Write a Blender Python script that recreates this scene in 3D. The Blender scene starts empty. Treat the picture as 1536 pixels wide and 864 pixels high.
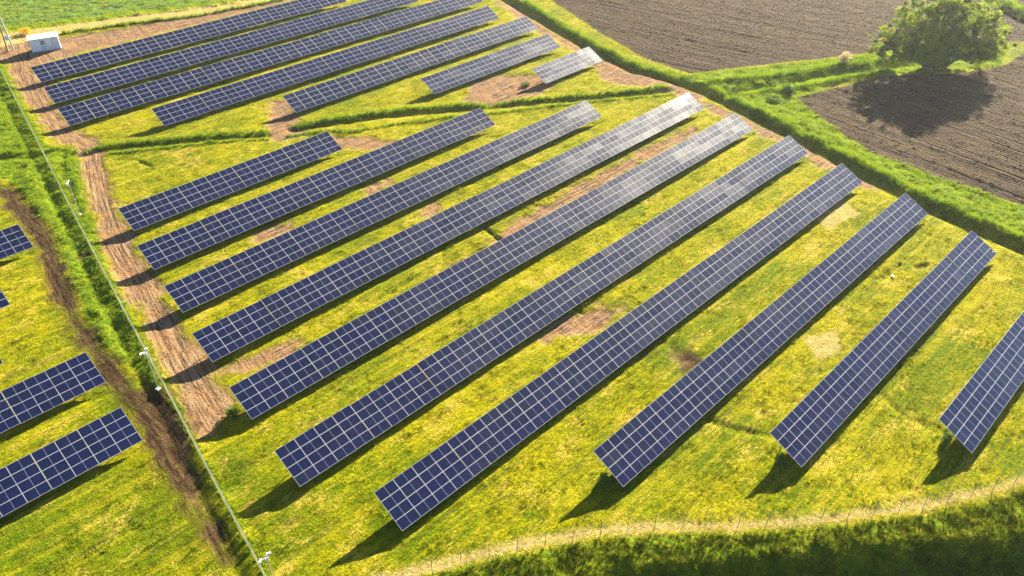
import bpy, math, random
import numpy as np
from mathutils import Vector, Matrix
random.seed(7); rng = np.random.default_rng(7)
S = bpy.context.scene
COL = S.collection

# ------------------------------------------------------------------ camera
CAM_H = 59.8222
cam_d = bpy.data.cameras.new('camera'); cam = bpy.data.objects.new('camera', cam_d); COL.objects.link(cam)
yaw, pitch, roll = 0.789983, 0.636329, 0.00269
dv = Vector((math.sin(yaw)*math.cos(pitch), math.cos(yaw)*math.cos(pitch), -math.sin(pitch)))
rv = dv.cross(Vector((0, 0, 1))).normalized(); uv = rv.cross(dv)
r2 = rv*math.cos(roll)+uv*math.sin(roll); u2 = uv*math.cos(roll)-rv*math.sin(roll)
cam.matrix_world = Matrix(((r2.x, u2.x, -dv.x, 0), (r2.y, u2.y, -dv.y, 0), (r2.z, u2.z, -dv.z, CAM_H), (0, 0, 0, 1)))
cam_d.sensor_width = 36.0; cam_d.lens = 36.0*math.exp(7.098458)/1536.0
cam_d.clip_start = 0.5; cam_d.clip_end = 12000
S.camera = cam

# ------------------------------------------------------------------ sky, sun, exposure
SUN_AZ, SUN_EL = math.radians(75.0), math.radians(20.4)
w = bpy.data.worlds.new('World'); S.world = w; w.use_nodes = True
wn = w.node_tree.nodes; bg = wn['Background']
sky = wn.new('ShaderNodeTexSky'); sky.sky_type = 'NISHITA'; sky.sun_disc = False
sky.sun_elevation = SUN_EL; sky.sun_rotation = SUN_AZ
sky.dust_density = 0.6; sky.air_density = 0.75; sky.ozone_density = 3.0
w.node_tree.links.new(sky.outputs['Color'], bg.inputs['Color']); bg.inputs['Strength'].default_value = 0.05
sun_d = bpy.data.lights.new('sun', 'SUN'); sun_d.energy = 5.0; sun_d.angle = math.radians(0.5); sun_d.color = (1.0, 0.90, 0.66)
sun = bpy.data.objects.new('sun', sun_d); COL.objects.link(sun)
sdir = Vector((math.sin(SUN_AZ)*math.cos(SUN_EL), math.cos(SUN_AZ)*math.cos(SUN_EL), math.sin(SUN_EL)))
sun.rotation_euler = sdir.to_track_quat('Z', 'Y').to_euler()
S.view_settings.view_transform = 'Standard'; S.view_settings.look = 'None'
S.view_settings.exposure = 2.88; S.view_settings.gamma = 1.0

# ------------------------------------------------------------------ helpers
def tag(o, label=None, cat=None, group=None, kind=None):
    if label: o['label'] = label
    if cat: o['category'] = cat
    if group: o['group'] = group
    if kind: o['kind'] = kind
    return o
def empty(name, loc, rz=0.0):
    o = bpy.data.objects.new(name, None); COL.objects.link(o); o.location = loc; o.rotation_euler = (0, 0, rz)
    o.empty_display_size = 0.3
    return o
def link(name, me, parent=None):
    o = bpy.data.objects.new(name, me); COL.objects.link(o)
    if parent is not None: o.parent = parent
    return o
class MB:
    def __init__(s): s.v = []; s.f = []; s.m = []
    def add(s, vs, fs, m=0):
        b = len(s.v); s.v += [tuple(x) for x in vs]
        for f in fs: s.f.append(tuple(i+b for i in f)); s.m.append(m)
        return s
    def box(s, x0, x1, y0, y1, z0, z1, m=0):
        vs = [(x0,y0,z0),(x1,y0,z0),(x1,y1,z0),(x0,y1,z0),(x0,y0,z1),(x1,y0,z1),(x1,y1,z1),(x0,y1,z1)]
        return s.add(vs, [(0,3,2,1),(4,5,6,7),(0,1,5,4),(1,2,6,5),(2,3,7,6),(3,0,4,7)], m)
    def tube(s, a, b, ra, rb, n=8, m=0, caps=True):
        a = Vector(a); b = Vector(b); d = (b-a).normalized()
        t = Vector((1,0,0)) if abs(d.x) < .9 else Vector((0,1,0))
        u = d.cross(t).normalized(); v = d.cross(u)
        vs = []
        for p, r in ((a, ra), (b, rb)):
            for i in range(n):
                an = 2*math.pi*i/n; vs.append(p+u*math.cos(an)*r+v*math.sin(an)*r)
        fs = [(i, (i+1) % n, n+(i+1) % n, n+i) for i in range(n)]
        if caps: fs += [tuple(range(n))[::-1], tuple(range(n, 2*n))]
        return s.add(vs, fs, m)
    def mesh(s, name, mats):
        me = bpy.data.meshes.new(name); me.from_pydata(s.v, [], s.f)
        for m in mats: me.materials.append(m)
        me.polygons.foreach_set('material_index', s.m); me.update()
        return me
    def build(s, name, mats, parent=None):
        return link(name, s.mesh(name, mats if isinstance(mats, (list, tuple)) else [mats]), parent)

# materials
def mat(name, col=(.5, .5, .5), rough=.6, metal=0.0, spec=.5):
    m = bpy.data.materials.new(name); m.use_nodes = True
    b = m.node_tree.nodes['Principled BSDF']
    b.inputs['Base Color'].default_value = (*col, 1); b.inputs['Roughness'].default_value = rough
    b.inputs['Metallic'].default_value = metal; b.inputs['Specular IOR Level'].default_value = spec
    return m, m.node_tree.nodes, m.node_tree.links, b
class NT:
    """tiny node-graph writer"""
    def __init__(s, m): s.n = m.node_tree.nodes; s.l = m.node_tree.links
    def put(s, sock, val):
        if hasattr(val, 'is_output'): s.l.new(val, sock)
        elif isinstance(val, (tuple, list)):
            sock.default_value = (*val, 1) if (sock.type == 'RGBA' and len(val) == 3) else val
        else: sock.default_value = val
    def attr(s, name, out='Fac'):
        a = s.n.new('ShaderNodeAttribute'); a.attribute_name = name; return a.outputs[out]
    def math(s, op, a, b=0.0, c=None, clamp=False):
        x = s.n.new('ShaderNodeMath'); x.operation = op; x.use_clamp = clamp
        s.put(x.inputs[0], a); s.put(x.inputs[1], b)
        if c is not None: s.put(x.inputs[2], c)
        return x.outputs[0]
    def vmul(s, v, k):
        x = s.n.new('ShaderNodeVectorMath'); x.operation = 'MULTIPLY'; s.put(x.inputs[0], v); s.put(x.inputs[1], k); return x.outputs[0]
    def noise(s, v, scale, detail=3, rough=.55, dist=0.0):
        x = s.n.new('ShaderNodeTexNoise'); s.put(x.inputs['Vector'], v); x.inputs['Scale'].default_value = scale
        x.inputs['Detail'].default_value = detail; x.inputs['Roughness'].default_value = rough; x.inputs['Distortion'].default_value = dist
        return x.outputs['Fac']
    def ramp(s, f, a, b):
        x = s.n.new('ShaderNodeMapRange'); x.interpolation_type = 'SMOOTHSTEP'; x.clamp = True
        s.put(x.inputs['Value'], f); x.inputs['From Min'].default_value = a; x.inputs['From Max'].default_value = b
        return x.outputs[0]
    def mix(s, f, a, b):
        x = s.n.new('ShaderNodeMix'); x.data_type = 'RGBA'
        s.put(x.inputs[0], f); s.put(x.inputs[6], a); s.put(x.inputs[7], b); return x.outputs[2]
    def bump(s, h, dist, strength=1.0, nrm=None):
        x = s.n.new('ShaderNodeBump'); s.put(x.inputs['Height'], h); x.inputs['Distance'].default_value = dist
        x.inputs['Strength'].default_value = strength
        if nrm is not None: s.l.new(nrm, x.inputs['Normal'])
        return x.outputs[0]
    def pos(s):
        return s.n.new('ShaderNodeNewGeometry').outputs['Position']
    def rnd(s):
        return s.n.new('ShaderNodeObjectInfo').outputs['Random']

# ------------------------------------------------------------------ ground zones (metres on the ground plane)
DIRT = [
 [(35.96, 185.22), (39.53, 181.67), (37.00, 169.76), (35.27, 156.39), (33.64, 142.72), (33.71, 133.66), (33.42, 128.73), (29.45, 118.41), (27.38, 109.87), (25.11, 101.43), (23.42, 92.49), (22.07, 84.33), (20.29, 75.17), (18.73, 67.12), (17.80, 61.40), (19.77, 60.33), (22.91, 63.63), (22.73, 65.23), (23.83, 70.38), (24.65, 76.52), (25.61, 81.33), (26.60, 87.12), (27.64, 92.58), (27.95, 97.47), (29.80, 103.75), (30.76, 109.56), (32.37, 115.49), (34.39, 121.58), (37.32, 129.40), (38.05, 135.83), (37.19, 141.36), (37.96, 147.36), (39.52, 156.29), (41.97, 168.04), (42.44, 176.26), (53.90, 177.35), (68.06, 176.92), (83.63, 176.45), (103.09, 176.59), (110.34, 184.80), (82.26, 183.13), (64.63, 185.78), (53.80, 189.32), (40.72, 200.56)],
 [(67.21, 128.72), (70.54, 126.24), (64.96, 115.15), (63.12, 111.55), (58.13, 113.37), (60.93, 119.16)],
 [(91.70, 104.33), (99.94, 108.49), (106.26, 106.91), (111.17, 102.99), (108.38, 95.54), (102.04, 95.73), (94.36, 98.35), (90.57, 101.31)],
 [(62.76, 66.78), (72.65, 67.73), (85.53, 68.75), (98.80, 68.74), (112.46, 67.81), (111.83, 65.49), (95.12, 65.91), (82.12, 65.82), (69.80, 65.01), (62.26, 64.98)],
 [(52.99, 48.15), (57.01, 48.47), (62.55, 46.95), (64.20, 44.56), (60.14, 43.92), (56.27, 45.72), (53.03, 46.93)],
 [(61.00, 35.20), (63.09, 34.23), (62.28, 32.34), (59.46, 33.47)],
 [(23.28, 69.08), (29.63, 68.37), (33.32, 67.00), (32.04, 65.32), (26.92, 66.66), (23.36, 67.50)],
 [(40.87, 91.01), (46.98, 89.79), (45.89, 87.44), (39.97, 88.63)],
 [(61.28, 79.60), (64.34, 79.19), (63.47, 76.89), (60.28, 77.52)],
 [(59.89, 90.84), (64.72, 90.71), (63.33, 87.98), (58.93, 88.41)],
 [(136.80, 141.68), (140.16, 139.82), (131.85, 119.64), (126.84, 100.54), (125.92, 91.24), (126.49, 82.06), (124.94, 74.64), (121.05, 72.58), (122.43, 80.66), (118.62, 87.14), (118.02, 92.35), (123.77, 101.49), (127.03, 113.63), (129.77, 124.20)],
 [(122.72, 73.43), (123.22, 68.78), (120.53, 54.66), (118.54, 46.40), (115.89, 38.45), (113.58, 36.10), (112.08, 38.74), (115.37, 47.62), (117.11, 54.55), (119.05, 62.74), (119.49, 69.27)],
 [(66.58, 108.09), (70.85, 102.77), (72.28, 99.26), (71.24, 96.22), (67.42, 100.03), (64.54, 104.25)],
]
PALE = [[(20.36, 36.50), (24.37, 34.31), (29.60, 31.53), (34.21, 28.67), (38.62, 25.45), (42.70, 21.87), (46.44, 18.02), (51.19, 14.08), (56.29, 10.22), (61.81, 6.40), (66.75, 3.43), (72.47, 0.55), (71.41, 0.23), (65.69, 3.05), (60.74, 5.97), (55.31, 9.75), (50.40, 13.64), (45.76, 17.59), (42.00, 21.36), (37.90, 24.87), (33.44, 27.97), (28.85, 30.76), (23.61, 33.42), (19.56, 35.45)],
 [(44.61, 200.22), (58.61, 196.13), (74.64, 190.70), (89.01, 186.19), (98.52, 184.10), (109.62, 180.74), (106.55, 176.12), (97.42, 179.29), (82.02, 182.69), (65.59, 187.94), (55.14, 190.96), (42.06, 192.42)],
 [(74.60, 26.52), (78.12, 24.20), (75.17, 22.14), (71.95, 23.45)], [(100.69, 39.72), (107.07, 38.15), (105.41, 34.48), (97.90, 35.71)]]  # last patch: pale glow of the lens flare painted into the ground colour
BROWN = [
 [(33.70, 64.63), (42.01, 64.92), (50.91, 65.60), (61.35, 66.34), (60.72, 65.16), (49.99, 64.52), (41.24, 63.90), (33.26, 63.45)],
 [(61.02, 35.03), (63.28, 34.36), (62.53, 31.63), (59.88, 32.44)],
 [(20.66, 132.91), (22.56, 127.25), (22.15, 115.09), (21.61, 108.37), (20.61, 103.92), (24.24, 102.53), (23.83, 100.70), (20.37, 102.41), (18.65, 96.26), (17.44, 88.42), (17.00, 80.05), (16.55, 72.85), (18.34, 69.62), (17.81, 63.33), (14.93, 56.49), (13.80, 51.16), (12.85, 46.23), (11.59, 45.66), (12.52, 51.42), (13.05, 57.26), (13.36, 61.56), (14.29, 66.86), (14.42, 72.13), (14.15, 78.22), (15.29, 88.46), (16.65, 98.25), (18.57, 105.74), (19.42, 112.92), (19.99, 125.09), (19.28, 128.56)],
]
LUSH = [
 [(35.84, 184.83), (38.72, 179.97), (32.45, 143.90), (25.00, 102.22), (23.78, 97.28), (19.03, 73.34), (17.63, 68.92), (18.00, 74.37), (17.07, 81.60), (17.95, 90.27), (19.43, 99.54), (20.61, 103.92), (22.26, 110.08), (22.56, 116.72), (23.15, 128.96), (21.37, 138.24)],
 [(145.32, 143.80), (138.41, 124.05), (132.23, 105.03), (129.69, 92.50), (130.80, 82.00), (140.86, 76.37), (155.10, 68.25), (169.01, 60.74), (184.84, 56.19), (187.62, 42.24), (179.61, 40.81), (170.32, 45.10), (158.75, 54.68), (147.91, 58.90), (135.79, 61.26), (130.15, 52.43), (124.89, 42.71), (123.99, 31.56), (124.23, 23.77), (124.06, 16.37), (113.98, 13.28), (115.10, 23.26), (116.50, 31.49), (118.77, 39.81), (121.62, 48.00), (123.80, 56.50), (126.61, 67.46), (128.82, 76.08), (129.25, 84.03), (127.51, 91.64), (129.79, 103.00), (135.33, 121.23), (143.56, 145.55)],
 [(16.69, 37.03), (23.36, 33.13), (28.48, 30.38), (33.09, 27.64), (37.52, 24.56), (41.59, 21.07), (45.33, 17.32), (49.88, 13.36), (54.75, 9.49), (60.14, 5.73), (64.97, 2.80), (73.11, -1.59), (61.88, -4.78), (53.27, 2.95), (44.52, 10.41), (29.43, 19.33), (14.67, 34.15)],
 [(31.05, 140.03), (33.53, 130.55), (29.31, 118.55), (27.18, 110.07), (25.00, 102.22), (28.33, 119.52)],
 [(50.07, 230.65), (76.26, 204.67), (97.38, 183.73), (88.25, 184.81), (73.12, 190.86), (58.61, 196.13), (41.56, 203.25)],
 [(223.47, 61.71), (227.91, 57.31), (222.61, 46.59), (213.36, 43.75), (219.02, 55.79)],
 [(124.69, 162.70), (143.37, 144.19), (141.08, 141.89), (121.98, 159.33)],
]
PLOUGH_N = [[(169.03, 162.10), (146.82, 131.75), (138.01, 109.84), (132.64, 94.76), (132.12, 82.14), (141.78, 76.95), (156.12, 68.80), (170.13, 61.25), (184.39, 53.19), (201.13, 40.00), (260.30, 36.20), (262.88, 69.27)]]
PLOUGH_S = [[(135.53, 61.52), (158.08, 54.38), (169.61, 44.83), (180.56, 39.87), (201.13, 40.00), (209.29, 31.90), (125.07, 9.79), (124.44, 18.64), (124.23, 23.77), (123.99, 31.56), (124.89, 42.71), (130.15, 52.43)]]
CROP = [[(53.63, 257.79), (39.33, 209.08), (46.11, 204.79), (60.07, 199.83), (74.86, 194.58), (90.05, 188.06), (98.51, 185.61), (114.54, 197.48), (91.71, 238.57)]]
DAMP = [[(1.77, 73.17), (8.13, 66.80), (14.27, 60.64), (13.72, 51.24), (12.71, 42.75), (-2.90, 58.41)], [(18.43, 60.15), (20.42, 53.30), (20.48, 42.44), (16.23, 39.22), (13.49, 41.97), (14.88, 52.16)], [(24.18, 56.94), (35.71, 56.64), (40.91, 56.12), (33.80, 54.14), (25.53, 53.03)],
 [(59.84, 38.79), (70.38, 36.90), (80.26, 34.64), (72.66, 32.82), (59.88, 32.44)], [(47.52, 54.47), (58.59, 54.34), (62.55, 52.35), (50.80, 51.19)], [(53.36, 30.37), (59.42, 27.06), (58.65, 21.12), (50.25, 23.40), (48.00, 28.05)], [(75.34, 16.96), (84.52, 14.09), (70.94, 10.10), (69.42, 14.28)],
 [(36.78, 127.64), (45.73, 123.00), (46.75, 116.08), (37.14, 118.84)], [(46.33, 70.58), (61.92, 72.88), (67.08, 70.21), (54.22, 66.85), (44.93, 66.08)], [(82.57, 77.18), (99.13, 77.43), (104.36, 75.88), (87.01, 72.75)]]
FENCE_LINE = [(46.09, 233.11), (37.55, 178.66), (30.41, 138.29), (26.30, 115.58), (23.17, 97.89), (20.90, 84.61), (19.03, 73.34), (17.46, 64.20), (15.91, 55.51), (14.74, 48.40), (13.84, 43.05), (12.76, 36.85)]
FENCE_SOUTH = [(19.56, 35.45), (24.01, 33.03), (29.18, 30.52), (31.48, 29.07), (33.69, 27.72), (35.87, 26.22), (38.04, 24.83), (40.27, 23.30), (43.97, 19.89), (48.30, 15.75), (52.91, 11.74), (58.15, 7.94), (63.98, 4.22), (69.91, 1.16), (76.57, -1.79)]
DITCHES = [  # polyline, depth, half width
 ([(148.27, 164.09), (139.82, 140.16), (133.34, 119.41), (128.01, 101.51), (126.10, 90.56), (127.58, 82.84), (126.95, 74.83), (124.59, 66.20), (121.92, 55.44), (119.84, 47.08), (117.11, 39.03), (114.94, 30.83), (113.44, 22.64), (112.46, 14.80), (111.67, 6.27)], 1.0, 1.5),
 ([(32.18, 131.90), (38.07, 130.65), (44.98, 126.14), (52.04, 121.54), (59.11, 116.61)], .45, 1.1),
 ([(63.56, 115.44), (69.76, 112.62), (75.97, 109.49), (84.01, 104.62), (93.11, 98.78), (100.31, 94.08), (109.41, 88.39), (116.95, 83.47), (122.17, 80.47)], .5, 1.2),
 ([(128.26, 71.33), (135.97, 68.97), (142.79, 65.84), (153.58, 61.76), (164.45, 55.89), (179.98, 48.76)], .8, 1.6),
 ([(22.35, 141.38), (26.01, 137.41), (29.50, 135.22)], .4, 1.1),
 ([(23.19, 27.99), (32.48, 21.88), (39.56, 16.89), (46.48, 11.49), (55.29, 3.77), (61.72, -1.46), (66.82, -5.50)], 1.5, 1.5),
 ([(230.10, 67.75), (222.45, 58.22), (212.76, 46.94), (205.21, 35.95)], .9, 2.0),
 ([(55.63, 27.82), (55.96, 25.63), (56.44, 23.97), (58.17, 20.84)], .2, .4), ([(72.06, 18.44), (71.51, 15.23), (70.13, 12.49), (70.99, 9.79)], .18, .4), ([(62.62, 38.51), (62.25, 36.38), (61.70, 33.71), (62.81, 31.82)], .08, .4),
 ([(61.30, 54.60), (60.40, 50.99), (59.76, 47.52)], .2, .4), ([(64.88, 69.93), (64.32, 67.10), (64.31, 64.76)], .3, .4), ([(91.69, 25.22), (95.60, 25.06), (96.98, 24.96)], .3, .35), ([(97.68, 22.98), (99.44, 22.50)], .35, .35),
 ([(60.88, 92.17), (63.97, 92.06), (67.79, 91.93)], .25, .4), ([(37.42, 125.39), (39.48, 123.97), (40.36, 119.30)], .25, .35),
]
TRACKC = [(46.42, 205.72), (42.64, 186.38), (36.54, 155.13), (35.12, 139.46), (35.75, 130.29), (30.84, 117.02), (27.49, 104.86), (25.56, 93.41), (23.29, 82.21), (20.82, 70.04), (19.42, 61.71)]
BROWNC = [(21.02, 128.22), (20.38, 114.38), (19.50, 104.81), (17.82, 97.08), (15.53, 81.53), (15.35, 72.61), (15.67, 64.18), (14.34, 54.86), (12.85, 46.23)]

def arr(p): return np.array(p, float)
def vnoise(x, y, scale, seed):
    X = x/scale+seed*17.3; Y = y/scale+seed*7.7
    xi = np.floor(X).astype(np.int64); yi = np.floor(Y).astype(np.int64); fx = X-xi; fy = Y-yi
    fx = fx*fx*(3-2*fx); fy = fy*fy*(3-2*fy)
    def h(a, b):
        n = (a*374761393+b*668265263+seed*1442695041) & 0xffffffff
        n = ((n ^ (n >> 13))*1274126177) & 0xffffffff
        return ((n ^ (n >> 16)) & 0xffff)/65535.0
    return (h(xi, yi)*(1-fx)+h(xi+1, yi)*fx)*(1-fy)+(h(xi, yi+1)*(1-fx)+h(xi+1, yi+1)*fx)*fy
def fbm(x, y, scale, seed, octv=4):
    o = 0; a = 1; t = 0
    for i in range(octv): o = o+a*vnoise(x, y, scale/2**i, seed+i); t += a; a *= .55
    return o/t
def polydist(x, y, P):
    """distance to an open polyline, and distance along it"""
    P = arr(P); d2 = np.full(x.shape, 1e12); al = np.zeros(x.shape); sgn = np.zeros(x.shape); L = 0
    for a, b in zip(P[:-1], P[1:]):
        e = b-a; l2 = e@e; l = math.sqrt(l2)
        t = np.clip(((x-a[0])*e[0]+(y-a[1])*e[1])/l2, 0, 1)
        dx = x-a[0]-t*e[0]; dy = y-a[1]-t*e[1]; q = dx*dx+dy*dy; m = q < d2
        d2 = np.where(m, q, d2); al = np.where(m, L+t*l, al); sgn = np.where(m, np.sign(e[0]*dy-e[1]*dx), sgn); L += l
    return np.sqrt(d2), al, sgn
def sdf(x, y, P):
    P = arr(P); Q = np.vstack([P, P[:1]]); out = np.full(x.shape, -50.0)
    mn = P.min(0)-3; mx = P.max(0)+3; m = (x > mn[0]) & (x < mx[0]) & (y > mn[1]) & (y < mx[1])
    if not m.any(): return out
    xs = x[m]; ys = y[m]; d, _, _ = polydist(xs, ys, Q); ins = np.zeros(xs.shape, bool)
    for a, b in zip(Q[:-1], Q[1:]):
        c = (a[1] > ys) != (b[1] > ys)
        with np.errstate(divide='ignore', invalid='ignore'):
            ins ^= c & (xs < (b[0]-a[0])*(ys-a[1])/(b[1]-a[1]+1e-12)+a[0])
    out[m] = np.where(ins, d, -d); return out
def zone(x, y, polys, amp=.8, soft=.35, sc=1.6, seed=3):
    s = np.full(x.shape, -50.0)
    for P in polys: s = np.maximum(s, sdf(x, y, P))
    s = s+(fbm(x, y, sc, seed)-.5)*2*amp
    t = np.clip(s/soft*.5+.5, 0, 1); return t*t*(3-2*t)
def fields(x, y):
    F = {}
    F['dirt'] = zone(x, y, DIRT, 1.5, .9, 2.0, 3)
    F['pale'] = zone(x, y, PALE, .35, .4, 1.2, 5)
    F['brown'] = zone(x, y, BROWN, 1.3, .9, 2.2, 9)
    F['lush'] = zone(x, y, LUSH, .5, .4, 1.5, 13)
    F['pn'] = zone(x, y, PLOUGH_N, .4, .3, 1.5, 21)
    F['ps'] = zone(x, y, PLOUGH_S, .4, .3, 1.5, 22)
    F['damp'] = zone(x, y, DAMP, 3.0, 4.0, 5.0, 27)
    F['crop'] = zone(x, y, CROP, .3, .3, 1.5, 23)
    return F
def furrow(x, y, a, b):
    a = arr(a); b = arr(b); e = (b-a)/np.linalg.norm(b-a)
    return (x-a[0])*-e[1]+(y-a[1])*e[0], (x-a[0])*e[0]+(y-a[1])*e[1]
FN = [(149.88, 130.19), (159.65, 81.22)]; FS = [(135.19, 41.48), (133.22, 21.45)]; FC = [(49.63, 215.51), (89.77, 197.32)]
def height(x, y, F=None):
    if F is None: F = fields(x, y)
    h = (fbm(x, y, 14, 31, 3)-.5)*.25+(fbm(x, y, 1.6, 41, 3)-.5)*.16
    h = h+(vnoise(x/3.0, y, .55, 51)-.5)*.10*(1-F['dirt'])       # faint mowing swaths along the rows
    h = h-.05*F['dirt']+.10*F['lush']+(fbm(x, y, 2.2, 61, 3)-.5)*.7*F['lush']
    for P, dep, hw in DITCHES:
        d, al, s = polydist(x, y, P); d = d+(fbm(x, y, 3, 71, 2)-.5)*.8
        if dep == 1.5:
            t = np.clip((d*np.where(s < 0, 1, -1)+2.2)/3.4, 0, 1); h = h-2.0*t*t*(3-2*t)
        else: h = h-dep*np.exp(-(d/hw)**2*1.2)
    d, al, s = polydist(x, y, FENCE_LINE)
    h = h-.26*np.exp(-((d*s+1.6)/.6)**2)+.12*np.exp(-(d/.6)**2)
    # wheel ruts
    d, al, s = polydist(x, y, TRACKC)
    h = h-.13*F['dirt']*np.clip(vnoise(d*s, al/14, .6, 81)-.35, 0, 1)
    d, al, s = polydist(x, y, BROWNC)
    h = h-.14*F['brown']*np.where(d < 6, 1, 0)*np.clip(vnoise(d*s, al/9, .6, 82)-.3, 0, 1)
    u, v = furrow(x, y, *FN); h = h+F['pn']*(.26*(vnoise(u, v/40, .8, 91)-.5)+.10*(fbm(x, y, .9, 93, 2)-.5))
    u, v = furrow(x, y, *FS); h = h+F['ps']*(.26*(vnoise(u, v/40, .75, 92)-.5)+.10*(fbm(x, y, .9, 94, 2)-.5))
    return h

# ------------------------------------------------------------------ ground mesh
def make_ground_material():
    m, _, _, b = mat('ground', rough=1.0, spec=.03); N = NT(m)
    st = N.attr('st', 'Vector'); P = N.pos()
    dirt, pale, brown, lush, pl, crop = (N.attr(k) for k in ('dirt', 'pale', 'brown', 'lush', 'plough', 'crop'))
    streak = N.noise(N.vmul(st, (1.0, .22, 1)), 2.6, 5, .65)
    fine = N.noise(P, 5.5, 4, .7); med = N.noise(P, .55, 4, .6); big = N.noise(P, .09, 3, .55)
    # mown grass
    t1 = N.ramp(N.math('ADD', N.math('MULTIPLY', streak, .6), N.math('MULTIPLY', big, .55)), .44, .66)
    g = N.mix(t1, (.095, .140, .001), (.300, .262, .001))
    damp = N.attr('damp'); g = N.mix(N.math('MULTIPLY', damp, .65), g, (.075, .125, .002))
    fs_ = N.math('ADD', N.math('MULTIPLY', N.noise(P, 7.0, 4, .9), .5), N.math('MULTIPLY', N.noise(N.vmul(st, (1, .35, 1)), 5.0, 4, .75), .5))
    g = N.mix(N.ramp(fs_, .42, .57), N.mix(.72, g, (.030, .052, .001)), g)
    g = N.mix(N.math('MULTIPLY', N.ramp(N.noise(N.vmul(st, (1, .03, 1)), .95, 3, .6), .50, .62), .38), g, (.32, .26, .010))
    trk = N.math('MULTIPLY', N.ramp(N.noise(N.vmul(st, (1, .035, 1)), 1.1, 3, .6), .57, .64), N.ramp(med, .36, .58))
    g = N.mix(N.math('MULTIPLY', trk, .75), g, (.07, .075, .008))
    dry = N.math('MULTIPLY', N.ramp(N.noise(N.vmul(st, (1, .5, 1)), .42, 4, .65), .50, .66), N.ramp(N.math('ADD', N.math('ADD', N.math('MULTIPLY', streak, .5), N.math('MULTIPLY', fs_, .5)), N.math('MULTIPLY', big, .5)), .66, .84))
    g = N.mix(N.math('MULTIPLY', N.math('MULTIPLY', dry, .8), N.ramp(fs_, .40, .56)), g, (.46, .31, .06))
    g = N.mix(N.math('MULTIPLY', N.ramp(N.noise(P, 1.7, 5, .7), .60, .74), .55), g, (.045, .065, .008))
    # lush
    lu = N.mix(N.ramp(N.noise(P, .9, 4, .6), .3, .7), (.06, .12, .005), (.17, .20, .008))
    g = N.mix(lush, g, lu)
    # crop
    cr = N.mix(N.ramp(N.noise(N.vmul(st, (1, .3, 1)), 1.3, 4, .6), .3, .7), (.06, .12, .035), (.12, .19, .05))
    g = N.mix(crop, g, cr)
    sc = N.n.new('ShaderNodeSeparateXYZ'); N.put(sc.inputs[0], st)
    uu = N.math('ABSOLUTE', N.math('ADD', sc.outputs[0], N.math('MULTIPLY', N.noise(N.vmul(st, (0, .05, 0)), 1.0, 2), 1.2)))
    tram = N.math('MULTIPLY', N.math('LESS_THAN', N.math('ABSOLUTE', N.math('SUBTRACT', uu, 1.0)), .22), crop)
    g = N.mix(N.math('MULTIPLY', tram, .8), g, (.035, .05, .015))
    # dirt tracks
    rut = N.noise(N.vmul(st, (1, .05, 1)), 3.0, 5, .7)
    d = N.mix(N.ramp(rut, .40, .60), (.050, .029, .017), (.225, .148, .090))
    d = N.mix(N.ramp(N.noise(P, .35, 3, .6), .35, .65), d, N.mix(.55, d, (.22, .11, .045)))
    d = N.mix(N.math('MULTIPLY', N.ramp(fine, .5, .85), .5), d, (.31, .21, .13))
    d = N.mix(N.math('MULTIPLY', N.ramp(N.noise(P, 1.1, 5, .75), .60, .70), .6), d, (.14, .15, .01))
    g = N.mix(dirt, g, d)
    pa = N.mix(N.ramp(N.noise(P, 2.4, 5, .7), .35, .62), (.21, .18, .02), (.38, .27, .12))
    g = N.mix(pale, g, pa)
    br = N.mix(N.ramp(N.noise(N.vmul(st, (1, .12, 1)), 2.4, 4, .65), .35, .7), (.028, .015, .008), (.085, .050, .027))
    br = N.mix(N.math('MULTIPLY', N.ramp(N.noise(P, 1.3, 4, .7), .56, .66), .6), br, (.06, .085, .006))
    g = N.mix(brown, g, br)
    # ploughed soil
    sx = N.n.new('ShaderNodeSeparateXYZ'); N.put(sx.inputs[0], st)
    wob = N.math('MULTIPLY', N.noise(N.vmul(st, (.6, .05, 1)), 1.0, 3), 2.5)
    fur = N.math('MULTIPLY_ADD', N.math('SINE', N.math('ADD', N.math('MULTIPLY', sx.outputs[0], 10.5), wob)), .5, .5)
    fs = N.math('MULTIPLY', fur, N.ramp(N.noise(N.vmul(st, (1, .06, 1)), .9, 3), .3, .6))
    so = N.mix(N.ramp(N.noise(N.vmul(st, (1, .10, 1)), 1.6, 6, .8), .40, .62), (.014, .0085, .006), (.078, .050, .032))
    so = N.mix(N.math('MULTIPLY', N.ramp(N.noise(N.vmul(st, (1, .02, 1)), .35, 4, .7), .50, .62), .6), so, (.014, .010, .009))
    so = N.mix(N.math('MULTIPLY', fs, .35), so, (.12, .088, .058))
    so = N.mix(N.math('MULTIPLY', N.math('MULTIPLY', N.ramp(N.noise(P, 2.8, 5, .8), .56, .70), N.ramp(N.noise(N.vmul(st, (1, .25, 1)), .22, 4, .6), .42, .60)), .85), so, (.17, .17, .03))
    g = N.mix(pl, g, so)
    N.put(b.inputs['Base Color'], g)
    hgt = N.math('ADD', N.math('MULTIPLY', fine, 1.0), N.math('MULTIPLY', N.noise(P, 1.9, 4, .65), 1.4))
    hgt = N.math('ADD', hgt, N.math('MULTIPLY', N.math('MULTIPLY', streak, 1.6), N.math('SUBTRACT', 1.0, lush)))
    hgt = N.math('ADD', hgt, N.math('MULTIPLY', N.math('MULTIPLY', fur, pl), .9))
    k = N.math('SUBTRACT', 1.0, N.math('MULTIPLY', dirt, .45))
    hgt = N.math('MULTIPLY', hgt, k)
    N.put(b.inputs['Normal'], N.bump(hgt, .34, 1.0))
    return m
GM = make_ground_material()
VIEW = arr([(-1.2, 58.8), (59.1, -2.0), (228.6, 52.2), (54.4, 226.6)])
T = 12.0; STEP = 0.3; K = int(T/STEP)
tiles = {(i, j) for i in range(-6, 26) for j in range(-6, 26)}
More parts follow.
